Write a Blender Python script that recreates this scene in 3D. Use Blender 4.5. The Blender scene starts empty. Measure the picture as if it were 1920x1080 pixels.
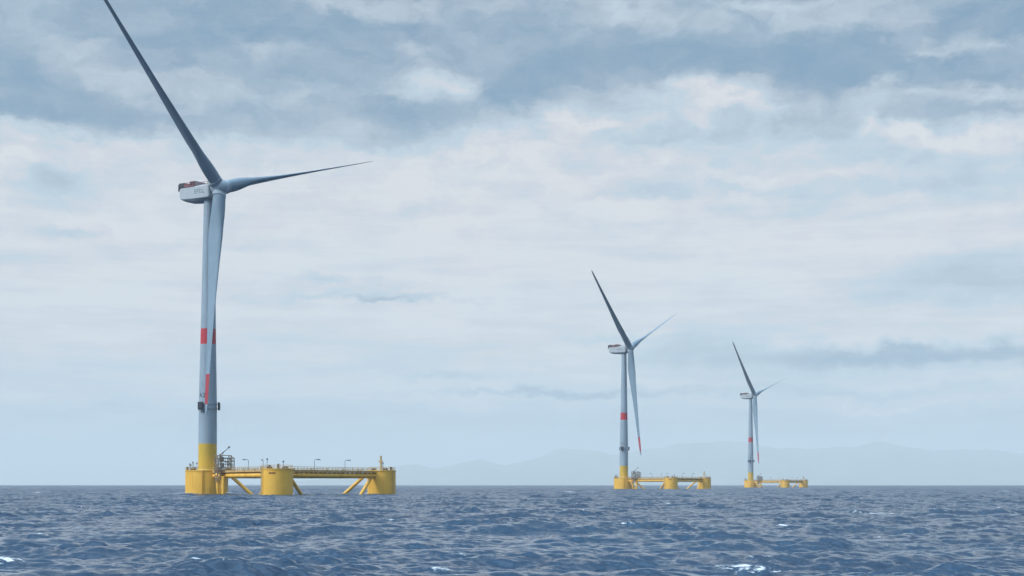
import bpy, math, random
import numpy as np
from mathutils import Vector, Matrix
random.seed(7); rng = np.random.default_rng(11)
PI = math.pi
scene = bpy.context.scene
col = scene.collection

# ------------------------------------------------------------------ camera facts
F, CX, HY, CAMH = 2794.0, 960.0, 909.0, 3.34      # focal length etc. recovered from the photograph (1920 px frame)

# ------------------------------------------------------------------ node helpers
def new_mat(name):
    m = bpy.data.materials.new(name); m.use_nodes = True
    nt = m.node_tree; nt.nodes.clear()
    out = nt.nodes.new('ShaderNodeOutputMaterial')
    return m, nt, out

def N(nt, kind, **kw):
    n = nt.nodes.new(kind)
    for k, v in kw.items():
        if k.startswith('i_'):
            key = k[2:]
            n.inputs[int(key) if key.isdigit() else key].default_value = v
        else: setattr(n, k, v)
    return n

def sock(nt, s, v):
    if isinstance(v, (int, float)): s.default_value = v
    elif isinstance(v, tuple): s.default_value = v
    else: nt.links.new(v, s)

def M(nt, op, a, b=None, c=None, clamp=False):
    n = nt.nodes.new('ShaderNodeMath'); n.operation = op; n.use_clamp = clamp
    for i, v in enumerate((a, b, c)):
        if v is not None: sock(nt, n.inputs[i], v)
    return n.outputs[0]

def VM(nt, op, a, b=None, c=None):
    n = nt.nodes.new('ShaderNodeVectorMath'); n.operation = op
    for i, v in enumerate((a, b, c)):
        if v is not None: sock(nt, n.inputs[i], v)
    return n.outputs['Value'] if op in ('DOT_PRODUCT', 'LENGTH') else n.outputs[0]

def ramp(nt, fac, stops, interp='LINEAR'):
    n = nt.nodes.new('ShaderNodeValToRGB'); cr = n.color_ramp; cr.interpolation = interp
    while len(cr.elements) < len(stops): cr.elements.new(0.5)
    for e, (p, c) in zip(cr.elements, stops):
        e.position = p; e.color = (c[0], c[1], c[2], 1) if isinstance(c, tuple) else (c, c, c, 1)
    sock(nt, n.inputs[0], fac)
    return n.outputs[0]

def mixc(nt, f, a, b, mode='MIX'):
    n = nt.nodes.new('ShaderNodeMix'); n.data_type = 'RGBA'; n.blend_type = mode
    sock(nt, n.inputs[0], f)
    for s, v in ((n.inputs[6], a), (n.inputs[7], b)):
        if isinstance(v, tuple): s.default_value = (v[0], v[1], v[2], 1)
        else: nt.links.new(v, s)
    return n.outputs[2]

def srgb(r, g, b):
    f = lambda c: (c/255/12.92) if c/255 <= 0.04045 else ((c/255+0.055)/1.055)**2.4
    return (f(r), f(g), f(b))

# ------------------------------------------------------------------ materials of the built things
def painted(name, base, rough=0.42, grime=0.10, streak=0.12, scale=0.35, waterline=None, spec=.5):
    """weathered paint: broad tonal patches, vertical run-off streaks and, near the sea, growth and salt"""
    m, nt, out = new_mat(name)
    b = N(nt, 'ShaderNodeBsdfPrincipled')
    tc = N(nt, 'ShaderNodeTexCoord')
    n1 = N(nt, 'ShaderNodeTexNoise', i_Scale=scale, i_Detail=5.0); nt.links.new(tc.outputs['Object'], n1.inputs['Vector'])
    mp = N(nt, 'ShaderNodeMapping'); mp.inputs['Scale'].default_value = (1.6, 1.6, 0.10); nt.links.new(tc.outputs['Object'], mp.inputs[0])
    n2 = N(nt, 'ShaderNodeTexNoise', i_Scale=1.0, i_Detail=4.0); nt.links.new(mp.outputs[0], n2.inputs['Vector'])
    dark = tuple(c*0.55 for c in base)
    c1 = mixc(nt, M(nt, 'MULTIPLY', ramp(nt, n1.outputs[0], [(0.40, 0.0), (0.72, 1.0)]), grime*4), base, dark)
    rust = (base[0]*0.62, base[1]*0.40, base[2]*0.30)
    c2 = mixc(nt, M(nt, 'MULTIPLY', ramp(nt, n2.outputs[0], [(0.50, 0.0), (0.75, 1.0)]), streak*4), c1, rust)
    colr = c2
    if waterline is not None:
        g = N(nt, 'ShaderNodeNewGeometry'); sx = N(nt, 'ShaderNodeSeparateXYZ'); nt.links.new(g.outputs['Position'], sx.inputs[0])
        h = M(nt, 'ADD', sx.outputs[2], M(nt, 'MULTIPLY', n1.outputs[0], 0.9))
        colr = mixc(nt, ramp(nt, M(nt, 'DIVIDE', h, 3.0), [(0.10, 0.7), (0.40, 0.0)]), c2, (0.30, 0.22, 0.05))
    nt.links.new(colr, b.inputs['Base Color'])
    b.inputs['Roughness'].default_value = rough; b.inputs['Specular IOR Level'].default_value = spec
    bp = N(nt, 'ShaderNodeBump', i_Strength=0.05, i_Distance=0.05)
    nt.links.new(n1.outputs[0], bp.inputs['Height']); nt.links.new(bp.outputs[0], b.inputs['Normal'])
    nt.links.new(b.outputs[0], out.inputs[0])
    return m

MAT = {
    'tower':  painted('pale grey turbine paint', (0.26, 0.335, 0.40), 0.5, 0.07, 0.07, 0.12, spec=.35),
    'blade':  painted('pale grey blade gelcoat', (0.165, 0.235, 0.295), 0.6, 0.06, 0.04, 0.15, spec=.18),
    'nacelle': painted('off white nacelle shell', (0.38, 0.42, 0.45), 0.40, 0.05, 0.08, 0.3),
    'belly':  painted('darker grey nacelle underside', (0.20, 0.24, 0.27), 0.45, 0.05, 0.03, 0.3),  # darker grey for the keel fairing and yaw collar
    'red':    painted('signal red paint', (0.43, 0.028, 0.045), 0.40, 0.06, 0.05, 0.3),
    'redblade': painted('faded red blade paint', (0.30, 0.04, 0.055), 0.6, 0.08, 0.08, 0.6, spec=.18),
    'deckred': painted('faded red deck paint', (0.20, 0.07, 0.08), 0.55, 0.1, 0.1, 0.6),
    'yellow': painted('safety yellow marine paint', (0.77, 0.44, 0.055), 0.48, 0.09, 0.15, 0.22, waterline=True),
    'yellow2': painted('safety yellow tower paint', (0.52, 0.35, 0.04), 0.42, 0.05, 0.05, 0.2),
    'grate':  painted('brown weathered grating', (0.50, 0.32, 0.12), 0.75, 0.12, 0.15, 1.2),
    'steel':  painted('grey galvanised steel', (0.20, 0.18, 0.17), 0.55, 0.10, 0.08, 1.0),
    'frame':  painted('brown grey scaffold steel', (0.16, 0.125, 0.09), 0.6, 0.12, 0.15, 1.0),
    'rail':   painted('dull yellow grey railing', (0.44, 0.33, 0.15), 0.6, 0.1, 0.1, 1.5),
    'dark':   painted('near black equipment casing', (0.022, 0.030, 0.042), 0.45, 0.05, 0.02, 1.0),
    'letter': painted('slate blue lettering', (0.07, 0.14, 0.17), 0.5, 0.0, 0.0, 1.0),
    'mark':   painted('rust brown marking', (0.28, 0.12, 0.02), 0.6, 0.1, 0.1, 1.0),
    'panel':  painted('greyed pink cooler panels', (0.33, 0.25, 0.27), 0.55, 0.1, 0.1, 0.8),
    'lamp':   painted('grey lamp housing', (0.15, 0.16, 0.16), 0.5, 0.05, 0.02, 1.0),
}

# ------------------------------------------------------------------ mesh builder
class MB:
    def __init__(s): s.v = []; s.f = []; s.smooth = []
    def add(s, vs, fs, sm=True):
        o = len(s.v); s.v += [tuple(v) for v in vs]
        s.f += [tuple(i+o for i in f) for f in fs]; s.smooth += [sm]*len(fs)
    def rings(s, rings, cap0=True, cap1=True, sm=True):
        n = len(rings[0]); vs = [p for r in rings for p in r]; fs = []
        for k in range(len(rings)-1):
            for i in range(n):
                j = (i+1) % n
                fs.append((k*n+i, k*n+j, (k+1)*n+j, (k+1)*n+i))
        s.add(vs, fs, sm)
        if cap0: s.add(rings[0], [tuple(range(n-1, -1, -1))], False)
        if cap1: s.add(rings[-1], [tuple(range(n))], False)
    def lathe(s, prof, seg=48, c=(0, 0), cap0=True, cap1=True, sm=True):
        s.rings([[(c[0]+r*math.cos(2*PI*i/seg), c[1]+r*math.sin(2*PI*i/seg), z) for i in range(seg)] for r, z in prof], cap0, cap1, sm)
    def tube(s, pts, r, seg=16, cap=True):
        pts = [Vector(p) for p in pts]; rs = r if isinstance(r, (list, tuple)) else [r]*len(pts)
        rings = []; ref = None
        for i, p in enumerate(pts):
            d = ((pts[min(i+1, len(pts)-1)]-pts[max(i-1, 0)])).normalized()
            if ref is None: ref = Vector((0, 0, 1)) if abs(d.z) < 0.9 else Vector((1, 0, 0))
            a = d.cross(ref).normalized(); b = d.cross(a).normalized()
            rings.append([tuple(p + a*math.cos(2*PI*k/seg)*rs[i] + b*math.sin(2*PI*k/seg)*rs[i]) for k in range(seg)])
        s.rings(rings, cap, cap)
    def box(s, c, half, ax=None, bev=0.0):
        c = Vector(c); ax = ax or (Vector((1, 0, 0)), Vector((0, 1, 0)), Vector((0, 0, 1)))
        hx, hy, hz = half
        if bev <= 0:
            vs = [tuple(c + ax[0]*hx*sx + ax[1]*hy*sy + ax[2]*hz*sz) for sz in (-1, 1) for sx, sy in ((-1, -1), (1, -1), (1, 1), (-1, 1))]
            s.add(vs, [(3, 2, 1, 0), (4, 5, 6, 7), (0, 1, 5, 4), (1, 2, 6, 5), (2, 3, 7, 6), (3, 0, 4, 7)], False)
        else:
            def loop(x, y, b, z):
                pts = [(-x+b, -y), (x-b, -y), (x, -y+b), (x, y-b), (x-b, y), (-x+b, y), (-x, y-b), (-x, -y+b)]
                return [tuple(c + ax[0]*px + ax[1]*py + ax[2]*z) for px, py in pts]
            s.rings([loop(hx-bev, hy-bev, bev*.3, -hz), loop(hx, hy, bev, -hz+bev), loop(hx, hy, bev, hz-bev), loop(hx-bev, hy-bev, bev*.3, hz)], sm=False)
    def build(s, name, mat, parent=None, loc=None):
        me = bpy.data.meshes.new(name); me.from_pydata(s.v, [], s.f); me.update()
        me.polygons.foreach_set('use_smooth', s.smooth)
        me.materials.append(MAT[mat] if isinstance(mat, str) else mat)
        o = bpy.data.objects.new(name, me); col.objects.link(o)
        if parent: o.parent = parent
        if loc: o.location = loc
        return o

def empty(name, loc, rz=0.0):
    o = bpy.data.objects.new(name, None); col.objects.link(o); o.location = loc; o.rotation_euler = (0, 0, rz)
    o.empty_display_size = 3
    return o

def tag(o, label=None, cat=None, group=None, kind=None):
    if label: o['label'] = label
    if cat: o['category'] = cat
    if group: o['group'] = group
    if kind: o['kind'] = kind

def copy_tree(o, parent=None):
    c = o.copy(); col.objects.link(c)
    if parent: c.parent = parent
    for ch in o.children: copy_tree(ch, c)
    return c

# ------------------------------------------------------------------ floating platform (local: A at origin, B along +X, C at +60 deg)
SIDE, RA, RB, TOP = 60.0, 7.25, 4.9, 8.35
PA, PB, PC = Vector((0, 0, 0)), Vector((SIDE, 0, 0)), Vector((SIDE*0.5, SIDE*math.sin(PI/3), 0))

def make_column(root, p, r, mark=False):
    m = MB()
    m.lathe([(r, -6.0), (r, TOP-.32)], 72, cap1=False)
    m.lathe([(r+.14, TOP-.32), (r+.14, TOP)], 72)
    for z in (1.4, 2.9, 4.4, 5.9): m.lathe([(r+.012, z-.05), (r+.012, z+.05)], 72)        # weld seams
    c = m.build('column', 'yellow', root, p)
    # railing round the rim
    m = MB(); rr = r-.15; n = max(14, int(2*PI*rr/1.9))
    for i in range(n):
        a = 2*PI*i/n; x, y = rr*math.cos(a), rr*math.sin(a)
        m.tube([(x, y, TOP-.02), (x, y, TOP+1.1)], .05, 6)
    for z in (.55, 1.1):
        ring = [(rr*math.cos(2*PI*i/48), rr*math.sin(2*PI*i/48), TOP+z) for i in range(49)]
        m.tube(ring, .045, 6, False)
    m.build('railing', 'rail', c)
    # a ladder with its stringers, down the outside
    m = MB()
    return c

def ladder(root_col, r, ang):
    m = MB(); ca, sa = math.cos(ang), math.sin(ang)
    for s in (-.35, .35):
        x, y = (r+.35)*ca - s*sa, (r+.35)*sa + s*ca
        m.tube([(x, y, -.5), (x, y, TOP+.9)], .07, 8)
    for k in range(22):
        z = .1+.4*k
        m.tube([((r+.35)*ca+.35*sa, (r+.35)*sa-.35*ca, z), ((r+.35)*ca-.35*sa, (r+.35)*sa+.35*ca, z)], .035, 6)
    return m.build('ladder', 'rail', root_col)

def make_platform():
    root = empty('floating_platform', (0, 0, 0))
    cA, cB, cC = make_column(root, PA, RA), make_column(root, PB, RB), make_column(root, PC, RB)
    # darker vertical pipes (cable hang-offs) on the turbine column, facing outward
    m = MB()
    for a in (-.58, -.52):
        m.tube([((RA+.16)*math.cos(a), (RA+.16)*math.sin(a), -4), ((RA+.16)*math.cos(a), (RA+.16)*math.sin(a), TOP-.2)], .13, 10)
    m.build('cable_pipes', 'yellow', cA)
    ladder(cB, RB, math.radians(-92)); ladder(cC, RB, math.radians(20)); ladder(cA, RA, math.radians(-150))
    # brown marks under B's rim, facing the boat
    for a0, w, hh in ((-.80, .34, .30), (-.66, .26, .22), (-.52, .36, .30)):
        m = MB(); aa = math.radians(-21)+a0+.28
        ax = (Vector((-math.sin(aa), math.cos(aa), 0)), Vector((math.cos(aa), math.sin(aa), 0)), Vector((0, 0, 1)))
        m.box(((RB+.03)*math.cos(aa), (RB+.03)*math.sin(aa), 7.0), (w, .08, hh), ax, .05)
        m.build('marking', 'mark', cB)
    # upper beams, braces, walkways along the three sides
    for (p, q, rp, rq) in ((PA, PB, RA, RB), (PB, PC, RB, RB), (PA, PC, RA, RB)):
        d = (q-p).normalized(); nrm = Vector((-d.y, d.x, 0)); up = Vector((0, 0, 1))
        m = MB(); a, b = p+d*(rp-.4), q-d*(rq-.4)
        m.tube([a+up*6.35, b+up*6.35], .80, 24)
        for k in range(1, 5):
            c = a.lerp(b, k/5)
            m.tube([c+up*6.35-d*.15, c+up*6.35+d*.15], .88, 24)
        m.build('upper_beam', 'yellow', root)
        for (o, dd, r) in ((p, d, rp), (q, -d, rq)):
            m = MB(); s = o+dd*(r+1.2)+up*6.2; L = 13.0
            m.tube([s, s+dd*L*math.cos(math.radians(42))-up*L*math.sin(math.radians(42))], .60, 20)
            m.build('brace', 'yellow', root)
        # walkway: grating on brackets, with kick plates
        m = MB(); ln = (q-p).length-rp-rq+.5; mid = (a+b)*.5 if False else p+d*(rp-.25+ln/2)
        m.box(mid+up*7.92, (ln/2, .85, .09), (d, nrm, up))
        for s in (-1, 1):
            m.box(mid+nrm*s*.87+up*7.78, (ln/2, .02, .33), (d, nrm, up))
        k = int(ln/2.6)
        for i in range(k+1):
            c = p+d*(rp+.1+i*(ln-.8)/k)
            m.box(c+up*7.47, (.09, .55, .36), (d, nrm, up))
        w = m.build('walkway', 'grate', root)
        m = MB(); k = int(ln/1.7)
        for s in (-1, 1):
            for i in range(k+1):
                c = p+d*(rp-.1+i*(ln-.3)/k)+nrm*s*.80
                m.tube([c+up*8.0, c+up*9.12], .05, 6)
            for z in (8.55, 9.12):
                e0 = p+d*(rp-.1)+nrm*s*.80+up*z
                m.tube([e0, e0+d*(ln-.3)], .045, 6)
        m.build('handrail', 'rail', w)
        # cable tray and small junction boxes hung on the walkway
        m = MB()
        m.box(mid+nrm*1.15+up*7.75, (ln/2-1.2, .18, .12), (d, nrm, up))
        for i in range(6):
            c = p+d*(rp+2.5+i*(ln-5)/5)-nrm*1.05+up*8.25
            m.box(c, (.25, .14, .30), (d, nrm, up))
        m.build('cable_tray', 'rail', w)
    # access tower on the A-B beam
    ax0, ax1, ay, z0, z1 = 14.0, 18.9, 2.45, 6.9, 13.2
    m = MB(); xs = (ax0, (ax0+ax1)/2, ax1); zs = (7.3, 9.2, 11.2, 13.2)
    for x in xs:
        for y in (-ay, 0.0, ay):
            if x == xs[1] and y == 0: continue
            m.tube([(x, y, 4.9 if y < 0 else 7.2), (x, y, z1 if x < ax1 else 12.3)], .14, 8)
    for z in zs:
        for y in (-ay, ay): m.tube([(ax0, y, z), (ax1, y, min(z, 12.3 + (0.9 if z < 12 else 0)))], .10, 8)
        for x in xs: m.tube([(x, -ay, min(z, 12.3 if x == ax1 else z)), (x, ay, min(z, 12.3 if x == ax1 else z))], .10, 8)
    for k in range(3):
        for y in (-ay, ay):
            a, b = (xs[0], xs[1]) if k % 2 == 0 else (xs[1], xs[0])
            m.tube([(a, y, zs[k]), (b, y, zs[k+1])], .08, 8)
        m.tube([(xs[0], -ay, zs[k]), (xs[0], 0, zs[k+1])], .08, 8)
        m.tube([(xs[2], ay, zs[k]), (xs[2], 0, min(zs[k+1], 12.3))], .08, 8)
    for zz in (5.2, 6.2):
        m.tube([(ax0, -ay, zz), (ax1, -ay, zz)], .12, 8)
    for x in (15.2, 17.7):
        for y in (-ay, ay): m.tube([(x, y, 7.2), (x, y, 12.2)], .09, 8)
    for y in (-1.2, 1.2):
        for x in (ax0, ax1): m.tube([(x, y, 7.2), (x, y, 12.2)], .09, 8)
    for z in (8.2, 10.2, 12.2):
        for y in (-ay, ay): m.tube([(ax0, y, z), (ax1, y, z)], .06, 8)
        for x in (ax0, ax1): m.tube([(x, -ay, z), (x, ay, z)], .06, 8)
    for zz in (4.6, 5.4): m.tube([(ax0, -ay, zz), (ax0+2.4, -ay, zz)], .12, 8)
    m.tube([(ax0, -ay, 7.2), (ax0+2.4, -ay, 4.8)], .1, 8); m.tube([(ax0+2.4, -ay, 7.2), (ax0, -ay, 4.8)], .1, 8)
    t = m.build('access_tower', 'frame', root)
    m = MB()
    m.box((16.0, 0, 9.25), (2.0, 2.3, .06)); m.box((15.2, .4, 11.25), (1.3, 1.9, .06)); m.box((16.4, 0, 7.3), (2.4, 2.4, .07))
    m.build('tower_deck', 'grate', t)
    m = MB()
    for i in range(9):
        f = i/8; m.box((14.5+3.6*f, -1.7, 7.5+1.7*f), (.22, .45, .03))
    for y in (-2.15, -1.25): m.tube([(14.4, y, 7.4), (18.2, y, 9.25)], .07, 8)
    for i in range(9):
        f = i/8; m.box((17.8-3.2*f, 1.5, 9.4+1.8*f), (.22, .45, .03))
    for y in (1.05, 1.95): m.tube([(17.9, y, 9.3), (14.5, y, 11.25)], .07, 8)
    m.build('stair', 'frame', t)
    m = MB()
    m.box((15.0, -.6, 12.0), (.7, .6, .75), bev=.08); m.box((17.4, .9, 8.1), (.6, .9, .8), bev=.08); m.box((16.9, -1.0, 10.0), (.45, .45, .65), bev=.06)
    m.build('equipment_cabinet', 'lamp', t)
    m = MB()
    m.tube([(15.2, -1.2, 11.2), (15.2, -1.2, 13.6)], .26, 12)
    m.tube([(15.2, -1.2, 13.3), (16.3, 1.6, 15.9)], [.20, .12], 10)
    m.tube([(15.2, -1.2, 12.2), (15.75, .2, 14.5)], .08, 8)
    m.box((16.3, 1.6, 15.95), (.3, .3, .28)); m.tube([(16.3, 1.6, 15.8), (16.3, 1.6, 14.9)], .04, 6)
    m.build('crane', 'steel', t)
    # boat landing: two fat fender tubes with rungs between
    m = MB()
    m.tube([(11.6, -1.0, 6.6), (13.2, -1.3, 5.6), (14.1, -1.4, 4.2), (14.3, -1.4, 2.5), (14.3, -1.4, -4)], .72, 20)
    m.tube([(19.0, -1.4, 6.2), (19.0, -1.4, -4)], .70, 20)
    m.tube([(14.3, -1.2, 5.9), (19.0, -1.2, 5.9)], .35, 14)
    b = m.build('boat_landing', 'yellow', root)
    m = MB()
    for y in (16.1, 17.1): m.tube([(y, -1.7, -2), (y, -1.7, 7.2)], .09, 8)
    for k in range(18): m.tube([(16.1, -1.7, -.2+.4*k), (17.1, -1.7, -.2+.4*k)], .045, 6)
    m.build('ladder', 'yellow', b)
    # lamp posts along the walkways
    dBC = (PC-PB).normalized(); dAB = Vector((1, 0, 0))
    dAC = (PC-PA).normalized()
    def lamp(p, arm, h=3.3):
        m = MB(); p = Vector(p); arm = Vector(arm)
        m.tube([p+Vector((0, 0, 8.0)), p+Vector((0, 0, 8.0+h)), p+Vector((0, 0, 8.0+h+.25))+arm*.35, p+Vector((0, 0, 8.0+h+.28))+arm*1.1], .085, 8)
        m.box(p+Vector((0, 0, 8.15)), (.2, .2, .15))
        l = m.build('lamp_post', 'lamp', root)
        m = MB(); c = p+Vector((0, 0, 8.0+h+.18))+arm*1.35; a = arm.normalized(); nn = Vector((-a.y, a.x, 0))
        m.box(c, (.55, .26, .17), (a, nn, Vector((0, 0, 1))), .06); m.build('lamp_head', 'lamp', l)
    lamp(PA+dAB*37.0, Vector((-.36, -.93, 0)))
    lamp(PA+dAB*49.0, Vector((.8, -.6, 0)), 3.0)
    lamp(PB+dBC*20.0, Vector((.36, .93, 0)))
    lamp(PB+dBC*37.5, Vector((.36, .93, 0)))
        # fittings on the column decks: winches, bollards, hatches, small masts
    def winch(c, p, ang):
        m = MB(); a = Vector((math.cos(ang), math.sin(ang), 0)); n = Vector((-a.y, a.x, 0)); z = Vector((0, 0, TOP))
        q = Vector(p)+z
        m.tube([q+a*-.6+Vector((0, 0, .55)), q+a*.6+Vector((0, 0, .55))], 1*.30, 14)
        for s in (-.7, .7): m.box(q+a*s+Vector((0, 0, .35)), (.08, .38, .38), (a, n, Vector((0, 0, 1))))
        m.box(q+Vector((0, 0, .08)), (.95, .65, .08), (a, n, Vector((0, 0, 1))))
        m.build('winch', 'frame', c)
    def bitt(c, p, h=1.0):
        m = MB()
        for s in (-.35, .35):
            m.lathe([(.18, TOP), (.18, TOP+h), (.27, TOP+h+.02), (.27, TOP+h+.15), (.1, TOP+h+.17)], 12, (p[0]+s, p[1]))
        m.box((p[0], p[1], TOP+.06), (.7, .35, .06)); m.build('bollard', 'frame', c)
    def pole(c, p, h, r=.09, cross=None, name='signal_mast', mat='lamp'):
        m = MB(); m.tube([(p[0], p[1], TOP), (p[0], p[1], TOP+h)], r, 10)
        if cross:
            for z, w in cross: m.tube([(p[0]-w, p[1], TOP+z), (p[0]+w, p[1], TOP+z)], r*.8, 8); m.box((p[0]-w, p[1], TOP+z+.1), (.22, .22, .3)); m.box((p[0]+w*.6, p[1], TOP+z+.15), (.2, .2, .28))
        else: m.box((p[0], p[1], TOP+h), (.2, .2, .25))
        m.build(name, mat, c)
    winch(cB, (2.6, 1.5, 0), .6); winch(cB, (-1.0, -2.2, 0), 1.4); bitt(cB, (1.3, -3.1)); bitt(cB, (3.2, -1.0), 1.3)
    pole(cB, (.6, -3.6), 2.9); pole(cB, (3.3, .6), 2.2)
    winch(cC, (2.8, 0, 0), .2); winch(cC, (0, -3.0, 0), 1.0); bitt(cC, (3.6, 1.8)); pole(cC, (4.1, -1.6), 2.4, .11)
    pole(cC, (.3, -.4), 5.0, .34, ((3.0, .95),), 'signal_mast', 'rail')
    winch(cA, (-4.4, -3.4, 0), .3); bitt(cA, (-5.9, -2.0), 1.1); bitt(cA, (-2.5, -6.0)); pole(cA, (-6.2, -2.6), 2.7, .13)
    pole(cA, (-5.7, -3.6), 1.8, .12); pole(cA, (1.5, -6.6), 2.0, .08); pole(cA, (4.5, -5.2), 2.3, .08)
    return root

# ------------------------------------------------------------------ wind turbine (local: X = rotor axis direction, origin on the column deck)
HUBZ, OVER, TILT, RBL = 105.08-TOP, 5.0, math.radians(5.2), 82.0

def interp(x, xs, ys): return float(np.interp(x, xs, ys))
def blade_ring(r):
    ch = interp(r, [1.2, 5, 11, 18, 28, 40, 55, 68, 76, 80, 81.4, 82], [4.3, 4.35, 5.0, 5.5, 4.5, 3.35, 2.35, 1.66, 1.36, .9, .5, .16])
    th = interp(r, [1.2, 5, 11, 18, 28, 40, 60, 82], [1, .98, .68, .42, .29, .23, .19, .16])
    w = interp(r, [4, 16], [0, 1]); w = w*w*(3-2*w)
    tw = interp(r, [3, 10, 20, 30, 50, 82], [17, 15, 11, 8, 3.5, 0]); be = math.radians(93+.85*tw)
    s = r/RBL; off = 6.45*s*(.92+.08*s)
    ring = []; n = 36
    for i in range(n):
        t = 2*PI*i/n
        xc, yc = .5*math.cos(t), .5*math.sin(t)                              # circle
        x = .5*(1+math.cos(t))                                                # 0 = leading edge
        yt = 5*(.2969*math.sqrt(x)-.126*x-.3516*x*x+.2843*x**3-.1036*x**4)
        yy = (yt if t < PI else -yt*.72) + .10*th*math.sin(PI*x)
        xa, ya = (.40 - x), yy
        px = (1-w)*(-xc)*ch + w*xa*ch
        py = (1-w)*yc*ch + w*ya*ch*th
        # chord direction (towards leading edge) and thickness direction
        X = off + math.sin(be)*px + math.cos(be)*py
        Y = math.cos(be)*px - math.sin(be)*py
        ring.append((X, Y, r))
    return ring

def make_turbine(phase):
    root = empty('wind_turbine', (0, 0, 0))
    def rad(z): return interp(z, [0, 9, 24, 46, 94], [3.16, 3.14, 3.06, 2.62, 1.78])
    def segm(name, mat, z0, z1, parent, extra=0.0, flange=True):
        m = MB(); zs = list(np.linspace(z0, z1, max(2, int((z1-z0)/2.5)+1)))
        m.lathe([(rad(z)+extra, z) for z in zs], 56)
        return m.build(name, mat, parent)
    # tower: yellow foot, pale shaft with a red band
    foot = segm('tower_foot', 'yellow2', 0.02, 9.1, root)
    m = MB(); m.lathe([(rad(0)+.32, 0.0), (rad(0)+.32, .3), (rad(0)+.02, .32)], 56); m.build('flange', 'yellow2', foot)
    m = MB()
    for z0, z1 in ((9.1, 43.3), (48.6, 93.6)):
        zs = list(np.linspace(z0, z1, int((z1-z0)/2.5)))
        m.lathe([(rad(z), z) for z in zs], 56)
    for zf in (30.2, 68.0):
        m.lathe([(rad(zf)-.05, zf-.12), (rad(zf)+.03, zf-.1), (rad(zf)+.03, zf+.1), (rad(zf)-.05, zf+.12)], 56, cap0=False, cap1=False)
    shaft = m.build('tower', 'tower', root)
    segm('red_band', 'red', 43.3, 48.6, shaft)
    # signal boxes on a ring round the tower
    m = MB()
    zc = 22.0; rr = rad(zc)
    m.lathe([(rr+.01, zc-.9), (rr+.18, zc-.88), (rr+.18, zc-.70), (rr+.01, zc-.68)], 48, cap0=False, cap1=False)
    m.lathe([(rr+.01, zc+.68), (rr+.18, zc+.70), (rr+.18, zc+.88), (rr+.01, zc+.9)], 48, cap0=False, cap1=False)
    m.build('bracket_ring', 'tower', shaft)
    for a in BOXES:
        m = MB(); d = Vector((math.cos(a), math.sin(a), 0)); n = Vector((-d.y, d.x, 0)); up = Vector((0, 0, 1))
        c = d*(rr+.72)+up*zc
        m.box(c, (.30, 1.12, 1.38), (d, n, up), .1)
        for s in (-.6, .6):
            for z in (-.78, .78): m.box(d*(rr+.22)+n*s*.5+up*(zc+z), (.30, .08, .08), (d, n, up))
        m.box(c+d*.33, (.04, .8, 1.0), (d, n, up))
        m.build('signal_box', 'dark', root)
    # two dark number glyphs on the shaft
    for k, (a0, txt) in enumerate(((MARK-.0, 'A'), (MARK+.45, '2'))):
        cu = bpy.data.curves.new('glyph', 'FONT'); cu.body = txt; cu.size = 2.3; cu.extrude = .03; cu.align_x = 'CENTER'; cu.align_y = 'CENTER'
        to = bpy.data.objects.new('glyph', cu); col.objects.link(to)
        me = bpy.data.meshes.new_from_object(to); bpy.data.objects.remove(to)
        z = 25.6; r = rad(z)
        mb = MB(); vs = []
        for v in me.vertices:
            aa = a0 + v.co.x/r
            rv = r+.015+max(0, v.co.z)
            vs.append((rv*math.cos(aa), rv*math.sin(aa), z+v.co.y))
        mb.add(vs, [tuple(p.vertices) for p in me.polygons], False)
        mb.build('number_mark', 'dark', shaft)
    # nacelle (tilted with the shaft); profile in the X-Z plane, extruded over the width with chamfered edges
    hub = Vector((OVER, 0, HUBZ))
    n = Vector((math.cos(TILT), 0, math.sin(TILT))); hv = Vector((0, 1, 0)); v = n.cross(hv)
    fr = Matrix(((n.x, hv.x, v.x, hub.x), (n.y, hv.y, v.y, hub.y), (n.z, hv.z, v.z, hub.z), (0, 0, 0, 1)))
    lv = Matrix.Translation(hub+Vector((0, 0, -.8))) @ Matrix.Rotation(math.radians(.6), 4, 'Y')
    W = 3.1
    m = MB()
    def sect(x, w, zt, zb, c=.35):
        return [(x, -w+.4, zt), (x, -w, zt-.35), (x, -w, zb+c), (x, -w+c, zb), (x, w-c, zb), (x, w, zb+c), (x, w, zt-.35), (x, w-.4, zt)]
    m.rings([sect(-16.4, W-.5, 1.2, -1.2), sect(-16.2, W-.12, 1.55, -1.9), sect(-15.7, W, 1.65, -2.35), sect(-14.4, W, 1.7, -2.75), sect(-9, W, 1.8, -2.85), sect(-2.7, W, 1.85, -2.75), sect(-2.3, W-.3, 1.6, -2.4)], sm=False)
    nac = m.build('nacelle', 'nacelle', root); nac.matrix_local = lv
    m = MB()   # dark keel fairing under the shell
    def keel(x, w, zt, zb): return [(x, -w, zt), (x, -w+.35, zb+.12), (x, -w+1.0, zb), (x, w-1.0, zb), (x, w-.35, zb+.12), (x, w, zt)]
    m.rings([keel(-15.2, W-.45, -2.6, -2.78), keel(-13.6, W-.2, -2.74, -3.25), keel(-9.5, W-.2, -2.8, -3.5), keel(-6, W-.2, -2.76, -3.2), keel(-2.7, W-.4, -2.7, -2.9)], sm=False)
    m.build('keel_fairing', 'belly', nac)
    m = MB()   # roof rail towards the hub
    for y in (-2.9, 2.9):
        m.tube([(-8.0, y, 2.75), (-2.9, y, 2.85)], .07, 8)
        for x in (-8.0, -6.3, -4.6, -2.9): m.tube([(x, y, 1.75), (x, y, 2.95)], .06, 8)
    m.tube([(-3.0, -2.6, 1.8), (-3.0, -2.6, 3.6)], .08, 8); m.box((-5.6, 0, 2.05), (1.8, 1.8, .28), bev=.1)
    m.build('roof_rail', 'steel', nac)
    m = MB()   # dark rear cooler head
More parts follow.
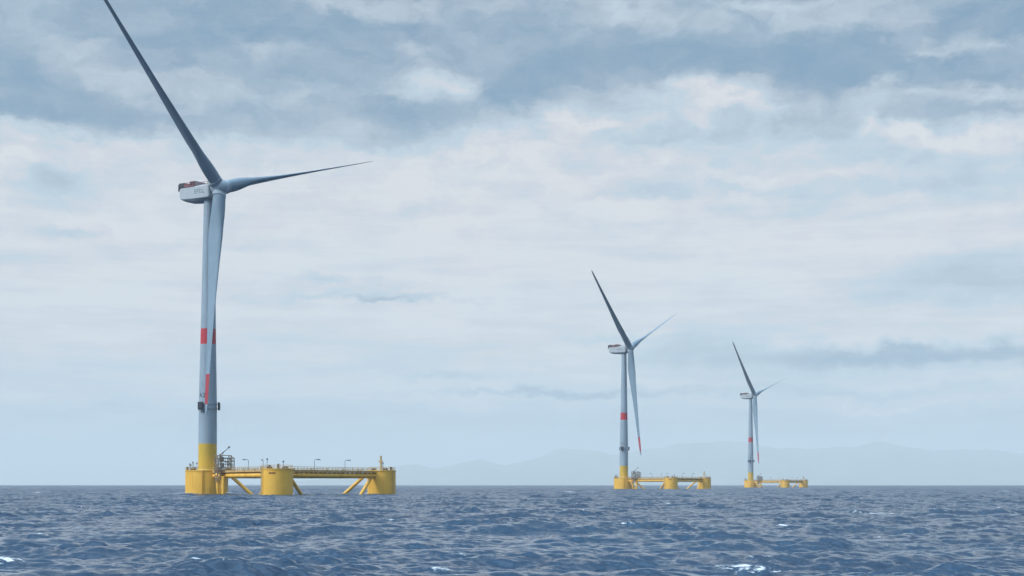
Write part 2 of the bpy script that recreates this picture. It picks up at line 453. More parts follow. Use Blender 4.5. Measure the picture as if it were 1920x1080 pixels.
    m.box((-15.4, 0, 2.45), (1.25, W-.05, .85), bev=.1)
    m.box((-16.75, 0, 1.75), (.3, W-.15, 1.15), bev=.08)
    m.build('cooler', 'dark', nac)
    m = MB()   # red hoist deck with safety fence
    m.box((-11.6, 0, 1.98), (2.5, W+.02, .22))
    for x in np.linspace(-14.0, -9.2, 7):
        for y in (-2.95, 2.95): m.tube([(x, y, 2.1), (x, y, 3.2)], .07, 8)
    for y in (-2.95, 2.95):
        for z in (2.65, 3.2): m.tube([(-14.0, y, z), (-9.2, y, z)], .07, 8)
        m.box((-12.7, y*1.0, 2.5), (1.3, .04, .25))
    m.build('hoist_deck', 'deckred', nac)
    m = MB()   # upright cooler panels
    for x in (-11.4, -10.3, -9.2):
        m.box((x, 0, 2.85), (.14, 2.8, .65), bev=.03)
    m.box((-10.3, 0, 3.55), (1.25, 2.8, .06))
    m.build('cooler_panel', 'panel', nac)
    # lettering on the shell flanks
    cu = bpy.data.curves.new('name', 'FONT'); cu.body = 'EFGL'; cu.size = 2.1; cu.extrude = .02; cu.align_x = 'CENTER'; cu.align_y = 'CENTER'; cu.space_character = 1.08
    to = bpy.data.objects.new('name', cu); col.objects.link(to)
    me = bpy.data.meshes.new_from_object(to); bpy.data.objects.remove(to)
    for s in (-1, 1):
        mb = MB(); mb.add([(-6.6 + (-s)*v_.co.x*1.0, s*(W+v_.co.z*.5+.012), -.35+v_.co.y) for v_ in me.vertices], [tuple(p.vertices) for p in me.polygons], False)
        mb.build('lettering', 'letter', nac)
    # yaw collar between shaft and nacelle
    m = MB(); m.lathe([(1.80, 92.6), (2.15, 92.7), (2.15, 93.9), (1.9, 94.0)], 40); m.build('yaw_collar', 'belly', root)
    # hub: spinner of revolution about the rotor axis, with three root collars
    m = MB(); prof = [(-2.45, 1.7), (-2.3, 2.35), (-1.8, 2.65), (0, 2.95), (1.2, 2.75), (2.2, 2.2), (2.9, 1.4), (3.25, .6), (3.35, .05)]
    m.rings([[(x, r*math.cos(2*PI*i/48), r*math.sin(2*PI*i/48)) for i in range(48)] for x, r in prof])
    hb = m.build('hub', 'tower', root); hb.matrix_local = fr @ Matrix.Rotation(-phase, 4, 'X')
    m = MB(); m.rings([[(x, r*math.cos(2*PI*i/40), r*math.sin(2*PI*i/40)) for i in range(40)] for x, r in ((-2.75, 1.9), (-2.46, 1.95))])
    m.build('shaft_seal', 'dark', hb)
    m = MB()
    for k in range(3):
        a = 2*PI*k/3
        B = Matrix.Rotation(-a, 3, 'X')
        rings = []
        for rr_, z in ((2.32, 1.6), (2.32, 2.95), (2.40, 3.0), (2.40, 3.25), (2.2, 3.3)):
            rings.append([tuple(B @ Vector((.05+rr_*math.cos(2*PI*i/36), rr_*math.sin(2*PI*i/36), z))) for i in range(36)])
        m.rings(rings)
    m.build('blade_collar', 'tower', hb)
    st = [1.2, 3.4, 5, 6.5, 8, 9.5, 11, 13, 15, 18, 21, 24, 28, 32, 36, 40, 45, 50, 55, 60, 64, 68, 72, 76, 78.5, 79.4, 80.3, 81.0, 81.5, 81.85, 82]
    st_red = [68.0, 70, 72, 74, 76, 77.4, 78.6]
    for k in range(3):
        m = MB(); m.rings([blade_ring(r) for r in st])
        b = m.build('blade', 'blade', root)
        m = MB(); rows = []                      # red field on the one face, a skin just proud of the shell
        for r in st_red:
            ring = [Vector(p) for p in blade_ring(r)]; c = sum(ring, Vector())/len(ring)
            rows.append([p+(p-c).normalized()*.012 for p in ring[18:]+ring[:1]])
        nn = len(rows[0]); fs = [(a*nn+i, a*nn+i+1, (a+1)*nn+i+1, (a+1)*nn+i) for a in range(len(rows)-1) for i in range(nn-1)]
        m.add([p for row in rows for p in row], fs); m.build('red_band', 'redblade', b)
        b['slot'] = k
    return root

def pose_rotor(root, phase, lean=0.0):
    hub = Vector((OVER, 0, HUBZ)); n = Vector((math.cos(TILT), 0, math.sin(TILT))); hv = Vector((0, 1, 0)); v = n.cross(hv)
    fr = Matrix(((n.x, hv.x, v.x, hub.x), (n.y, hv.y, v.y, hub.y), (n.z, hv.z, v.z, hub.z), (0, 0, 0, 1)))
    k = 0
    for ch in root.children:
        nm = ch.name.split('.')[0]
        if nm == 'hub': ch.matrix_local = fr @ Matrix.Rotation(-phase, 4, 'X')
        if nm == 'blade':
            ch.matrix_local = fr @ Matrix.Rotation(-(phase + (k-1)*2*PI/3), 4, 'X'); k += 1

# placements recovered from the photograph: (platform x, y, heading of side A-B, rotor axis heading, rotor phase)
SITES = [(-105.1, 513.0, -57.5, 56.75, 73.85), (83.2, 1110.0, -60.5, 59.35, 66.73), (271.3, 1694.0, -60.5, 55.8, 72.94)]
_cam_dir = math.atan2(-.98, .2)                       # from the first tower towards the boat
_yaw0 = math.radians(SITES[0][3]-90)
BOXES = [_cam_dir-_yaw0+math.radians(a) for a in (-40, 82, 202)]
MARK = _cam_dir-_yaw0-math.radians(52)

P_LAB = ['yellow three-column floating platform under the nearest and tallest turbine',
         'yellow three-column floating platform under the middle turbine of the row',
         'small distant yellow three-column floating platform under the farthest turbine']
T_LAB = ['largest and nearest pale grey wind turbine, top blade running out of the sky',
         'medium-sized pale grey wind turbine, second in the row, between the tall and the smallest one',
         'smallest and farthest pale grey wind turbine with red-banded tower at the end of the row']
plat = make_platform()
turb = make_turbine(math.radians(SITES[0][4]))
plats, turbs = [plat], [turb]
for i in (1, 2):
    plats.append(copy_tree(plat)); turbs.append(copy_tree(turb))
for i, (x, y, t, psi, ph) in enumerate(SITES):
    p, w = plats[i], turbs[i]
    p.location = (x, y, 0); p.rotation_euler = (0, 0, math.radians(t))
    tag(p, P_LAB[i], 'floating platform', 'floating platforms in a row')
    pose_rotor(w, math.radians(ph))
    lean = math.radians((.36, .12, 0.0)[i])
    w.rotation_mode = 'QUATERNION'
    los = Vector((x, y, 0)).normalized()
    w.rotation_quaternion = (Matrix.Rotation(lean, 3, los) @ Matrix.Rotation(math.radians(psi-90), 3, 'Z')).to_quaternion()
    w.location = (x+(.25, .1, 0)[i], y, TOP+.02)
    tag(w, T_LAB[i], 'wind turbine', 'wind turbines in a row')

# ------------------------------------------------------------------ the sea
def smooth(a, b, x):
    t = np.clip((x-a)/(b-a), 0, 1); return t*t*(3-2*t)

def spectrum(L, Nn, lmin, lmax, std, lp, wdir, spread, seed, pw=2):
    r = np.random.default_rng(seed)
    k1 = 2*np.pi*np.fft.fftfreq(Nn, L/Nn); KX, KY = np.meshgrid(k1, k1, indexing='ij'); K = np.hypot(KX, KY); K[0, 0] = 1
    kp = 2*np.pi/lp
    S = K**-4.0*np.exp(-1.25*(kp/K)**2)
    c = np.cos(np.arctan2(KY, KX)-wdir)
    D = spread + (1-spread)*np.clip(c, 0, 1)**pw
    lam = 2*np.pi/K
    S = S*D*((lam > lmin) & (lam < lmax)); S[0, 0] = 0
    A = np.sqrt(S)*(r.normal(size=(Nn, Nn))+1j*r.normal(size=(Nn, Nn)))
    h = np.fft.ifft2(A).real; sc = std/h.std()
    dx = np.fft.ifft2(-1j*KX/K*A).real*sc; dy = np.fft.ifft2(-1j*KY/K*A).real*sc
    jxx = np.fft.ifft2(KX*KX/K*A).real*sc; jyy = np.fft.ifft2(KY*KY/K*A).real*sc; jxy = np.fft.ifft2(KX*KY/K*A).real*sc
    return dict(L=L, N=Nn, h=h*sc, dx=dx, dy=dy, j=jxx+jyy)

def sample(t, key, X, Y, rot=0.0):
    c, s = math.cos(rot), math.sin(rot); Nn = t['N']
    u = ((X*c+Y*s)/t['L'] % 1.0)*Nn; w = ((-X*s+Y*c)/t['L'] % 1.0)*Nn
    i0 = np.floor(u).astype(int); j0 = np.floor(w).astype(int); fu = u-i0; fw = w-j0
    i0 %= Nn; j0 %= Nn; i1 = (i0+1) % Nn; j1 = (j0+1) % Nn; g = t[key]
    return (g[i0, j0]*(1-fu)+g[i1, j0]*fu)*(1-fw)+(g[i0, j1]*(1-fu)+g[i1, j1]*fu)*fw

WIND = math.atan2(.95, -.32)
bands = [(spectrum(420, 1024, 8.5, 60, .140, 18, WIND, .03, 3, 6), 0.0, 8.5),
         (spectrum(197, 1024, 2.2, 8.5, .098, 12, WIND+.10, .03, 5, 8), 0.35, 2.2),
         (spectrum(61, 1024, .5, 2.2, .048, 12, WIND-.12, .15, 9, 4), -0.5, .8)]
gust = spectrum(310, 512, 4, 40, 1.0, 22, WIND, .6, 21)

# whitecaps seen in the photograph: bearing/range on the real sea, with their size in metres
WHITE = []
def cap(px, dist, wx, wy, hgt, amt=1.0): WHITE.append(((px-CX)/F*dist, dist, wx*1.35, wy, hgt, amt*.88))
def rng_of(py): return F*CAMH/(py-HY)
cap(1650, rng_of(966), 1.9, 1.2, .30); cap(1690, rng_of(968), 1.3, .9, .22); cap(1608, rng_of(964), 1.4, 1.0, .2, .7)
cap(14, rng_of(1066), .62, .7, .20); cap(2, rng_of(1058), .8, .6, .30); cap(26, rng_of(1074), .5, .3, .1, .8)
cap(1395, rng_of(1064), 1.2, .7, .2, .85); cap(1340, rng_of(1071), .8, .4, .10, .7); cap(1425, rng_of(1058), .5, .4, .1, .6)
cap(1068, 640, 2.6, 2.5, .8); cap(1112, 600, 1.8, 2.0, .5); cap(80, rng_of(1006), .35, .5, .22)
cap(1466, rng_of(984), .5, .7, .2); cap(1655, rng_of(1012), .3, .4, .15, .7); cap(1252, rng_of(944), .8, 1.2, .25); cap(1276, rng_of(947), .5, .8, .1, .6)
cap(70, rng_of(925), 1.2, 3, .5, .8); cap(1800, 560, 4.0, 3, .6, .6); cap(1880, 700, 3.5, 3, .7); cap(1745, 520, 2.5, 3, .4, .5)
cap(823, rng_of(1076), .35, .3, .1); cap(352, 500, 4.2, 3.0, .35, .8); cap(335, 496, 4.0, 2.5, .3, .6); cap(1770, rng_of(961), 1.8, 1.2, .15, .5)
cap(727, rng_of(953), .8, 1.4, .1, .4); cap(700, 430, 2.0, 2.0, .1, .4); cap(1666, 610, 1.0, 2, .4, .5); cap(862, rng_of(1040), 1.0, .8, .05, .35)

RIP1, RIP2 = .75, .95
for _ in range(34):                                             # more small breakers scattered over the open water
    d_ = 10**rng.uniform(2.0, 2.9); k_ = .5+d_/350
    WHITE.append((d_*math.tan(math.radians(rng.uniform(-22, 22))), d_, rng.uniform(.5, 1.1)*k_*1.4, rng.uniform(.5, .9)*k_, rng.uniform(.08, .16)*(1+d_/500), rng.uniform(.42, .72)))
def build_sea():
    rr = [1.2]
    while rr[-1] < 46: rr.append(rr[-1]*1.06)
    while rr[-1] < 2200: rr.append(rr[-1]+(rr[-1]*.0036 if rr[-1] < 140 else .5+(rr[-1]-140)*.0014 if rr[-1] < 900 else 1.56+(rr[-1]-900)*.006))
    while rr[-1] < 45000: rr.append(rr[-1]*1.05)
    R = np.array(rr)
    fine = np.radians(np.arange(-24.5, 24.51, .052)); coarse = np.radians(np.arange(27.5, 333, 2.0))
    A = np.concatenate([fine, coarse])                       # bearing clockwise from +Y
    nA, nR = len(A), len(R)
    RR, AA = np.meshgrid(R, A, indexing='ij')
    X = RR*np.sin(AA); Y = RR*np.cos(AA)
    dr = np.gradient(R)[:, None]*np.ones_like(AA)
    dang = np.where(np.abs(AA) < math.radians(25.5), .052, 2.0)*PI/180*RR
    st = np.maximum(dr, dang)
    Z = np.zeros_like(X); DX = np.zeros_like(X); DY = np.zeros_like(X); J = np.zeros_like(X)
    G = sample(gust, 'h', X, Y, .8); patch = .62+.80*smooth(-.1, 2.1, G)
    hn = sample(bands[0][0], 'h', X, Y, 0.0)/.140; patch = patch*(1+.15*np.clip(hn, -1.2, 1.5))
    for nb, (t, rot, lmin) in enumerate(bands):
        w = (1-smooth(lmin*.8, lmin*2.2, st))*(1.0, patch, patch)[nb]
        h = sample(t, 'h', X, Y, rot); dx = sample(t, 'dx', X, Y, rot); dy = sample(t, 'dy', X, Y, rot)
        c, s = math.cos(rot), math.sin(rot)
        Z += w*h; DX += w*(dx*c-dy*s); DY += w*(dx*s+dy*c); J += w*sample(t, 'j', X, Y, rot)
    foam = smooth(.98, 1.6, J)*.75
    env = 1.0 - smooth(1500, 4000, RR)*.9
    # gusty patches: the chop is livelier in some places than in others
    Z *= env
    for (cx, cy, wx, wy, hg, am) in WHITE:
        d = ((X-cx)/wx)**2+((Y-cy)/wy)**2
        g = np.exp(-d); Z += .6*hg*g
        foam = np.maximum(foam, am*np.exp(-d*.7))
    for (px_, py_, tt, _p, _h) in SITES:                     # wash round the columns
        t_ = math.radians(tt)
        for q, r_ in ((PA, RA), (PB, RB), (PC, RB)):
            qx = px_+q.x*math.cos(t_)-q.y*math.sin(t_); qy = py_+q.x*math.sin(t_)+q.y*math.cos(t_)
            dd = np.hypot(X-qx, Y-qy)-r_
            sp = np.exp(-(dd/1.4)**2)*(dd > -1.6)*np.clip(.6+.5*hn, .1, 1.5); foam = np.maximum(foam, np.minimum(.95*sp, 1)); Z += .32*sp
    chop = .8
    X2 = X+chop*DX*env; Y2 = Y+chop*DY*env
    nV = nA*nR+1
    co = np.empty((nV, 3), np.float32)
    co[:-1, 0] = X2.ravel(); co[:-1, 1] = Y2.ravel(); co[:-1, 2] = Z.ravel(); co[-1] = (0, 0, 0)
    i = np.arange(nR-1)[:, None]*nA; j = np.arange(nA)[None, :]; jn = (j+1) % nA
    quads = np.stack([i+j, i+nA+j, i+nA+jn, i+jn], -1).reshape(-1, 4)
    tri = np.stack([np.full(nA, nV-1), np.arange(nA), (np.arange(nA)+1) % nA], -1)
    me = bpy.data.meshes.new('sea')
    me.vertices.add(nV); me.vertices.foreach_set('co', co.ravel())
    loops = np.concatenate([quads.ravel(), tri.ravel()]).astype(np.int32)
    me.loops.add(len(loops)); me.loops.foreach_set('vertex_index', loops)
    starts = np.concatenate([np.arange(len(quads))*4, len(quads)*4+np.arange(len(tri))*3]).astype(np.int32)
    me.polygons.add(len(starts)); me.polygons.foreach_set('loop_start', starts)
    me.polygons.foreach_set('use_smooth', np.ones(len(starts), bool))
    me.update(calc_edges=True); me.validate()
    # make sure the surface faces up
    if me.polygons[0].normal.z < 0: me.flip_normals()
    at = me.attributes.new('foam', 'FLOAT', 'POINT')
    at.data.foreach_set('value', np.append(foam.ravel(), 0).astype(np.float32))
    o = bpy.data.objects.new('sea', me); col.objects.link(o); o['kind'] = 'structure'; o['label'] = 'choppy dark blue sea with scattered whitecaps'
    m, nt, out = new_mat('sea water')
    b = N(nt, 'ShaderNodeBsdfPrincipled')
    b.inputs['IOR'].default_value = 1.333; b.inputs['Specular IOR Level'].default_value = .38
    tc = N(nt, 'ShaderNodeTexCoord')
    def noise(scale, det, sc=(1, 1, 1)):
        mp = N(nt, 'ShaderNodeMapping'); mp.inputs['Scale'].default_value = sc; mp.inputs['Rotation'].default_value = (0, 0, .5); nt.links.new(tc.outputs['Object'], mp.inputs[0])
        n = N(nt, 'ShaderNodeTexNoise', i_Scale=scale, i_Detail=det); nt.links.new(mp.outputs[0], n.inputs['Vector'])
        return n.outputs[0]
    n_mid = noise(.035, 3, (1, 1, 1))
    cam = N(nt, 'ShaderNodeNewGeometry'); ln = VM(nt, 'LENGTH', cam.outputs['Position'])
    # ripples too small for the mesh: slopes taken straight from vector noise, so they do not flatten with distance
    def slopes(scale, det, amt):
        n = N(nt, 'ShaderNodeTexNoise', i_Scale=scale, i_Detail=det, i_Roughness=.6); nt.links.new(tc.outputs['Object'], n.inputs['Vector'])
        return VM(nt, 'MULTIPLY', VM(nt, 'SUBTRACT', n.outputs['Color'], (.5, .5, .5)), (amt, amt, 0.0))
    slick = N(nt, 'ShaderNodeTexNoise', i_Scale=.05, i_Detail=4.0); smp = N(nt, 'ShaderNodeMapping'); smp.inputs['Rotation'].default_value = (0, 0, 2.1); smp.inputs['Scale'].default_value = (1, .35, 1)
    nt.links.new(tc.outputs['Object'], smp.inputs[0]); nt.links.new(smp.outputs[0], slick.inputs['Vector'])
    sl_ = ramp(nt, slick.outputs[0], [(.36, .45), (.62, 1.35)])
    rip = VM(nt, 'ADD', slopes(.55, 3.0, RIP1), slopes(2.6, 4.0, RIP2))
    rsc = VM(nt, 'SCALE', rip); nt.links.new(sl_, rsc.node.inputs['Scale']); rip = rsc
    nn = VM(nt, 'NORMALIZE', VM(nt, 'ADD', cam.outputs['Normal'], rip))
    nt.links.new(nn, b.inputs['Normal'])
    wcol = mixc(nt, ramp(nt, n_mid, [(.35, 0.0), (.65, 1.0)]), (.001, .024, .060), (.002, .032, .074))
    nt.links.new(wcol, b.inputs['Base Color'])
    nt.links.new(M(nt, 'ADD', .10, M(nt, 'MULTIPLY', M(nt, 'DIVIDE', ln, M(nt, 'ADD', ln, 900.0)), .30)), b.inputs['Roughness'])
    fa = N(nt, 'ShaderNodeAttribute', attribute_name='foam')
    nf1, nf2 = noise(2.2, 8, (1, 1, 3)), noise(8.0, 6)
    fm = M(nt, 'MULTIPLY', M(nt, 'SUBTRACT', M(nt, 'ADD', fa.outputs['Fac'], M(nt, 'MULTIPLY', M(nt, 'SUBTRACT', M(nt, 'ADD', M(nt, 'MULTIPLY', nf1, .7), M(nt, 'MULTIPLY', nf2, .3)), .5), 3.2)), .52), 2.2, clamp=True)
    fm = M(nt, 'MULTIPLY', fm, M(nt, 'MULTIPLY', fa.outputs['Fac'], 2.5, clamp=True), clamp=True)
    fd = N(nt, 'ShaderNodeBsdfDiffuse'); fd.inputs['Color'].default_value = (.55, .60, .64, 1)
    mx = N(nt, 'ShaderNodeMixShader'); nt.links.new(fm, mx.inputs[0]); nt.links.new(b.outputs[0], mx.inputs[1]); nt.links.new(fd.outputs[0], mx.inputs[2])
    nt.links.new(mx.outputs[0], out.inputs[0])
    me.materials.append(m)
    return o
build_sea()

# ------------------------------------------------------------------ far mountains
def build_mountains():
    D = 28000.0
    prof = [(500, 909), (600, 899), (690, 884), (748, 875), (783, 869), (814, 877), (850, 871), (903, 861), (948, 874), (1000, 858), (1056, 843), (1107, 842), (1145, 851),
            (1221, 843), (1270, 835), (1323, 829), (1386, 828), (1450, 838), (1520, 842), (1577, 840), (1640, 828), (1691, 836), (1748, 845), (1800, 841), (1843, 843),
            (1920, 848), (2060, 836), (2240, 856), (2500, 842), (2900, 862), (3400, 850), (4000, 880), (4600, 905)]
    xs = np.linspace(-5300, 36500, 1100); px = CX + xs/D*F
    H = np.interp(px, [p[0] for p in prof], [(HY-p[1])/F*D for p in prof], left=0, right=0)
    def fbm(x, y, seed):
        r = np.random.default_rng(seed); s = 0
        for o in range(6):
            f = 2**o/3500.0
            for q in range(4):
                a = r.uniform(0, 2*PI); s = s + np.sin((x*math.cos(a)+y*math.sin(a))*f*2*PI+r.uniform(0, 6.3))*.5**o*.5
        return s
    rows = [(-4000, 0.0), (-3400, .12), (-2800, .26), (-2200, .42), (-1600, .58), (-1000, .74), (-500, .89), (0, 1.0), (700, .9), (1600, .6), (2800, .2), (3500, 0)]
    V = []
    for dy, k in rows:
        z = H*k*(1+.55*(1-k)*fbm(xs, np.full_like(xs, dy), 5)*(dy < 0)) + 16*fbm(xs*5, np.full_like(xs, dy*5), 8)*(k > 0)*(H > 5)*min(1, H.max()/400)
        z = np.maximum(z, 0) - (1.2 if k == 0 else .6)
        V += [(x, D+dy, zz) for x, zz in zip(xs, z)]
    n = len(xs)
    fs = [(r*n+i, r*n+i+1, (r+1)*n+i+1, (r+1)*n+i) for r in range(len(rows)-1) for i in range(n-1)]
    m, nt, out = new_mat('wooded mountain slopes')
    b = N(nt, 'ShaderNodeBsdfPrincipled', i_Roughness=.95)
    tc = N(nt, 'ShaderNodeTexCoord'); ns = N(nt, 'ShaderNodeTexNoise', i_Scale=.002, i_Detail=8.0); nt.links.new(tc.outputs['Object'], ns.inputs['Vector'])
    nt.links.new(ramp(nt, ns.outputs[0], [(.35, (.045, .07, .045)), (.6, (.10, .11, .075)), (.75, (.2, .19, .16))]), b.inputs['Base Color'])
    nt.links.new(b.outputs[0], out.inputs[0])
    mb = MB(); mb.add(V, fs, True); o = mb.build('mountains', m); o['kind'] = 'structure'; o['label'] = 'faint blue mountain ridge along the horizon'
build_mountains()

# ------------------------------------------------------------------ air
def build_haze():
    mb = MB(); mb.box((0, 0, 415.0), (50000, 50000, 425.0))
    m, nt, out = new_mat('sea air')
    p = N(nt, 'ShaderNodeVolumePrincipled'); p.inputs['Color'].default_value = (.83, .92, .97, 1); p.inputs['Density'].default_value = 8.2e-5
    p.inputs['Anisotropy'].default_value = 0.0
    nt.links.new(p.outputs[0], out.inputs['Volume'])
    o = mb.build('haze', m); o['kind'] = 'stuff'; o['label'] = 'pale sea haze between the boat and the mountains'
build_haze()

# ------------------------------------------------------------------ sky and light
SUN = Vector((-.80, -.42, .80)).normalized()
def build_world():
    w = bpy.data.worlds.new('World'); scene.world = w; w.use_nodes = True
    nt = w.node_tree; nt.nodes.clear()
    out = nt.nodes.new('ShaderNodeOutputWorld'); bg = nt.nodes.new('ShaderNodeBackground'); bg.inputs['Strength'].default_value = .1
    nt.links.new(bg.outputs[0], out.inputs[0])
    sky = nt.nodes.new('ShaderNodeTexSky'); sky.sky_type = 'NISHITA'; sky.sun_disc = False
    sky.sun_elevation = math.asin(SUN.z); sky.sun_rotation = math.atan2(SUN.x, SUN.y)
    sky.dust_density = 2.0
    tc = nt.nodes.new('ShaderNodeTexCoord'); d = VM(nt, 'NORMALIZE', tc.outputs['Generated'])
    sp = nt.nodes.new('ShaderNodeSeparateXYZ'); nt.links.new(d, sp.inputs[0]); x, y, z = sp.outputs
    az = M(nt, 'ARCTAN2', x, y)
    hor = M(nt, 'MAXIMUM', M(nt, 'SQRT', M(nt, 'ADD', M(nt, 'MULTIPLY', x, x), M(nt, 'MULTIPLY', y, y))), .05)
    v = M(nt, 'DIVIDE', z, hor)
    cb = nt.nodes.new('ShaderNodeCombineXYZ'); nt.links.new(az, cb.inputs[0]); nt.links.new(v, cb.inputs[1]); P0 = cb.outputs[0]
    def noise(vec, sc, scale, detail, rough=.55, out='Fac'):
        mp = VM(nt, 'MULTIPLY', vec, (sc[0], sc[1], 1.0))
        n = N(nt, 'ShaderNodeTexNoise', i_Scale=scale, i_Detail=detail, i_Roughness=rough); n.noise_dimensions = '2D'
        nt.links.new(mp, n.inputs['Vector']); return n.outputs[out]
    # domain warp so that cloud masses get ragged edges
    w1 = VM(nt, 'MULTIPLY', VM(nt, 'SUBTRACT', noise(P0, (1, 1.7), 16, 5, .6, 'Color'), (.5, .5, .5)), (.055, .030, 0))
    w2 = VM(nt, 'MULTIPLY', VM(nt, 'SUBTRACT', noise(P0, (1, 1.5), 60, 5, .6, 'Color'), (.5, .5, .5)), (.016, .011, 0))
    P = VM(nt, 'ADD', VM(nt, 'ADD', P0, w1), w2)
    sv = nt.nodes.new('ShaderNodeSeparateXYZ'); nt.links.new(P, sv.inputs[0])
    vy = lambda py: (HY-py)/F
    # broad layering of the overcast by height above the horizon
    S = .5
    base = ramp(nt, M(nt, 'MULTIPLY', sv.outputs[1], 1/S), [
        (0.0, .74), (vy(860)/S, .68), (vy(775)/S, .72), (vy(745)/S, .88), (vy(680)/S, .88), (vy(600)/S, .94), (vy(450)/S, .97), (vy(340)/S, .95), (vy(290)/S, .88), (vy(240)/S, .56), (vy(150)/S, .40), (vy(40)/S, .37), (.9, .38)])
    # cloud masses: (px, py, half-width, half-height, amount), as bearings and heights above the horizon
    blobs = [
        (20, 160, 65, 42, -.34), (15, 120, 60, 30, -.10), (170, 190, 70, 26, -.16), (60, 222, 130, 16, -.20), (270, 232, 130, 14, -.16), (130, 95, 70, 30, .16), (190, 145, 60, 25, .16),
        (400, 55, 120, 46, -.14), (330, 75, 60, 34, -.12), (600, 48, 70, 34, -.18), (790, 52, 60, 18, -.18), (505, 85, 34, 10, .26), (690, 16, 80, 14, .24), (590, 15, 40, 10, .12), (250, 20, 60, 20, .04),
        (640, 160, 120, 30, -.02), (450, 205, 60, 26, -.16), (830, 160, 48, 18, .40), (760, 178, 50, 10, .18), (740, 225, 62, 26, -.24), (690, 205, 60, 20, -.10), (560, 190, 60, 20, .06), (400, 170, 60, 20, .08),
        (900, 130, 60, 40, -.14), (1000, 160, 40, 22, -.30), (1040, 145, 60, 25, -.16), (925, 200, 40, 26, -.14), (1100, 118, 80, 20, -.22), (970, 60, 90, 40, -.03),
        (1230, 112, 90, 20, -.30), (1300, 120, 60, 22, -.15), (1440, 112, 80, 28, -.40), (1520, 120, 60, 30, -.22), (1620, 122, 70, 30, -.46), (1560, 165, 46, 20, -.30), (1690, 135, 40, 20, -.2), (1850, 128, 62, 26, -.44), (1890, 10, 60, 45, -.42), (1800, 35, 60, 30, -.16), (1880, 203, 60, 9, -.34), (1760, 195, 60, 8, -.10),
        (1300, 175, 48, 34, .32), (1395, 190, 60, 26, .34), (1310, 230, 40, 12, .18), (1345, 215, 26, 18, -.22), (1180, 225, 90, 20, .22), (1060, 215, 60, 16, .20), (950, 245, 80, 18, .20), (850, 285, 80, 18, .10), (1460, 225, 60, 14, -.10), (1180, 165, 30, 14, .14),
        (1610, 172, 42, 15, .34), (1690, 178, 90, 9, .16), (1850, 172, 60, 9, .20), (1640, 228, 20, 14, .34), (1700, 240, 30, 8, .22), (1765, 248, 50, 16, .30), (1890, 250, 40, 14, .18), (1560, 210, 40, 14, -.06),
        (1140, 22, 45, 18, .26), (1260, 30, 60, 24, .20), (1420, 6, 30, 10, .26), (1560, 15, 120, 22, .20), (1500, 65, 90, 18, .08), (1790, 95, 90, 9, .20), (1890, 78, 40, 10, .22), (1730, 100, 40, 10, .12),
        (1700, 300, 230, 45, -.20), (1850, 330, 120, 50, -.10), (1440, 262, 60, 14, .06), (1480, 355, 240, 9, -.16), (1180, 362, 130, 10, -.12), (780, 400, 110, 14, -.09), (1350, 400, 160, 20, -.09), (1580, 325, 60, 7, .10), (1850, 425, 140, 30, -.04),
        (115, 340, 44, 24, -.26), (60, 325, 40, 10, -.10), (90, 385, 40, 10, -.10), (160, 446, 40, 8, -.18), (70, 470, 90, 30, -.10), (30, 300, 50, 24, .06), (330, 290, 70, 14, -.06),
        (720, 552, 46, 14, -.16), (780, 566, 80, 4, -.18), (640, 562, 90, 5, -.12), (610, 525, 24, 9, -.14), (690, 520, 20, 10, -.06), (470, 455, 30, 5, -.08),
        (1850, 520, 130, 34, -.20), (1690, 540, 90, 26, -.08), (1780, 665, 190, 13, -.30), (1600, 660, 120, 12, -.18), (1880, 650, 60, 10, -.12), (1330, 650, 70, 18, -.16), (1150, 635, 60, 9, -.12), (1700, 630, 60, 8, .05), (1250, 668, 60, 14, -.10),
        (820, 697, 90, 6, -.12), (960, 736, 120, 5, -.22), (1140, 735, 120, 5, -.18), (1400, 728, 160, 7, -.16), (1650, 738, 150, 6, -.18), (1620, 763, 40, 4, .16), (1740, 763, 60, 3, .10), (1660, 822, 60, 5, .20), (1480, 700, 300, 10, -.06),
        (250, 766, 120, 3, -.05), (480, 790, 200, 16, -.05), (150, 700, 120, 30, -.04), (900, 800, 200, 20, -.05), (1700, 800, 220, 22, -.06)]
    acc = base
    for (px, py, sx, sy, a) in blobs:
        ca = math.cos(math.atan((px-CX)/F)); cx, cy = math.atan((px-CX)/F), (HY-py)/F*ca
        ix, iy = F/(sx*1.15), F/(sy*1.15)
        q = VM(nt, 'MULTIPLY_ADD', P, (ix, iy, 0), (-cx*ix, -cy*iy, 0))
        g = M(nt, 'POWER', .4966, VM(nt, 'DOT_PRODUCT', q, q))          # exp(-0.7 d^2)
        acc = M(nt, 'MULTIPLY_ADD', g, a*((1.32 if px < 1000 else .82 if a < 0 else 1.1) if py < 480 else 1.85), acc)
    acc = M(nt, 'SMOOTH_MAX', acc, .10, .25)
    hi = M(nt, 'MULTIPLY', M(nt, 'SUBTRACT', v, .14), 8.0, clamp=True)
    det = M(nt, 'SUBTRACT', noise(P, (1, 2.0), 34, 8, .58), .5)
    acc = M(nt, 'ADD', acc, M(nt, 'MULTIPLY', det, M(nt, 'MULTIPLY_ADD', hi, .56, .18)))
    mid = M(nt, 'SUBTRACT', noise(P, (1, 2.2), 13, 4, .5), .5)
    acc = M(nt, 'ADD', acc, M(nt, 'MULTIPLY', mid, M(nt, 'MULTIPLY', hi, .45)))
    strk = M(nt, 'SUBTRACT', noise(P0, (1, 9.0), 9, 6, .6), .5)
    acc = M(nt, 'ADD', acc, M(nt, 'MULTIPLY', strk, M(nt, 'SUBTRACT', .62, M(nt, 'MULTIPLY', hi, .48))))
    # the sky away from this part of it: broken overcast of larger masses
    far = M(nt, 'MAXIMUM', M(nt, 'MULTIPLY', M(nt, 'SUBTRACT', M(nt, 'ABSOLUTE', az), .40), 4.0, clamp=True), M(nt, 'MULTIPLY', M(nt, 'SUBTRACT', v, .40), 4.0, clamp=True))
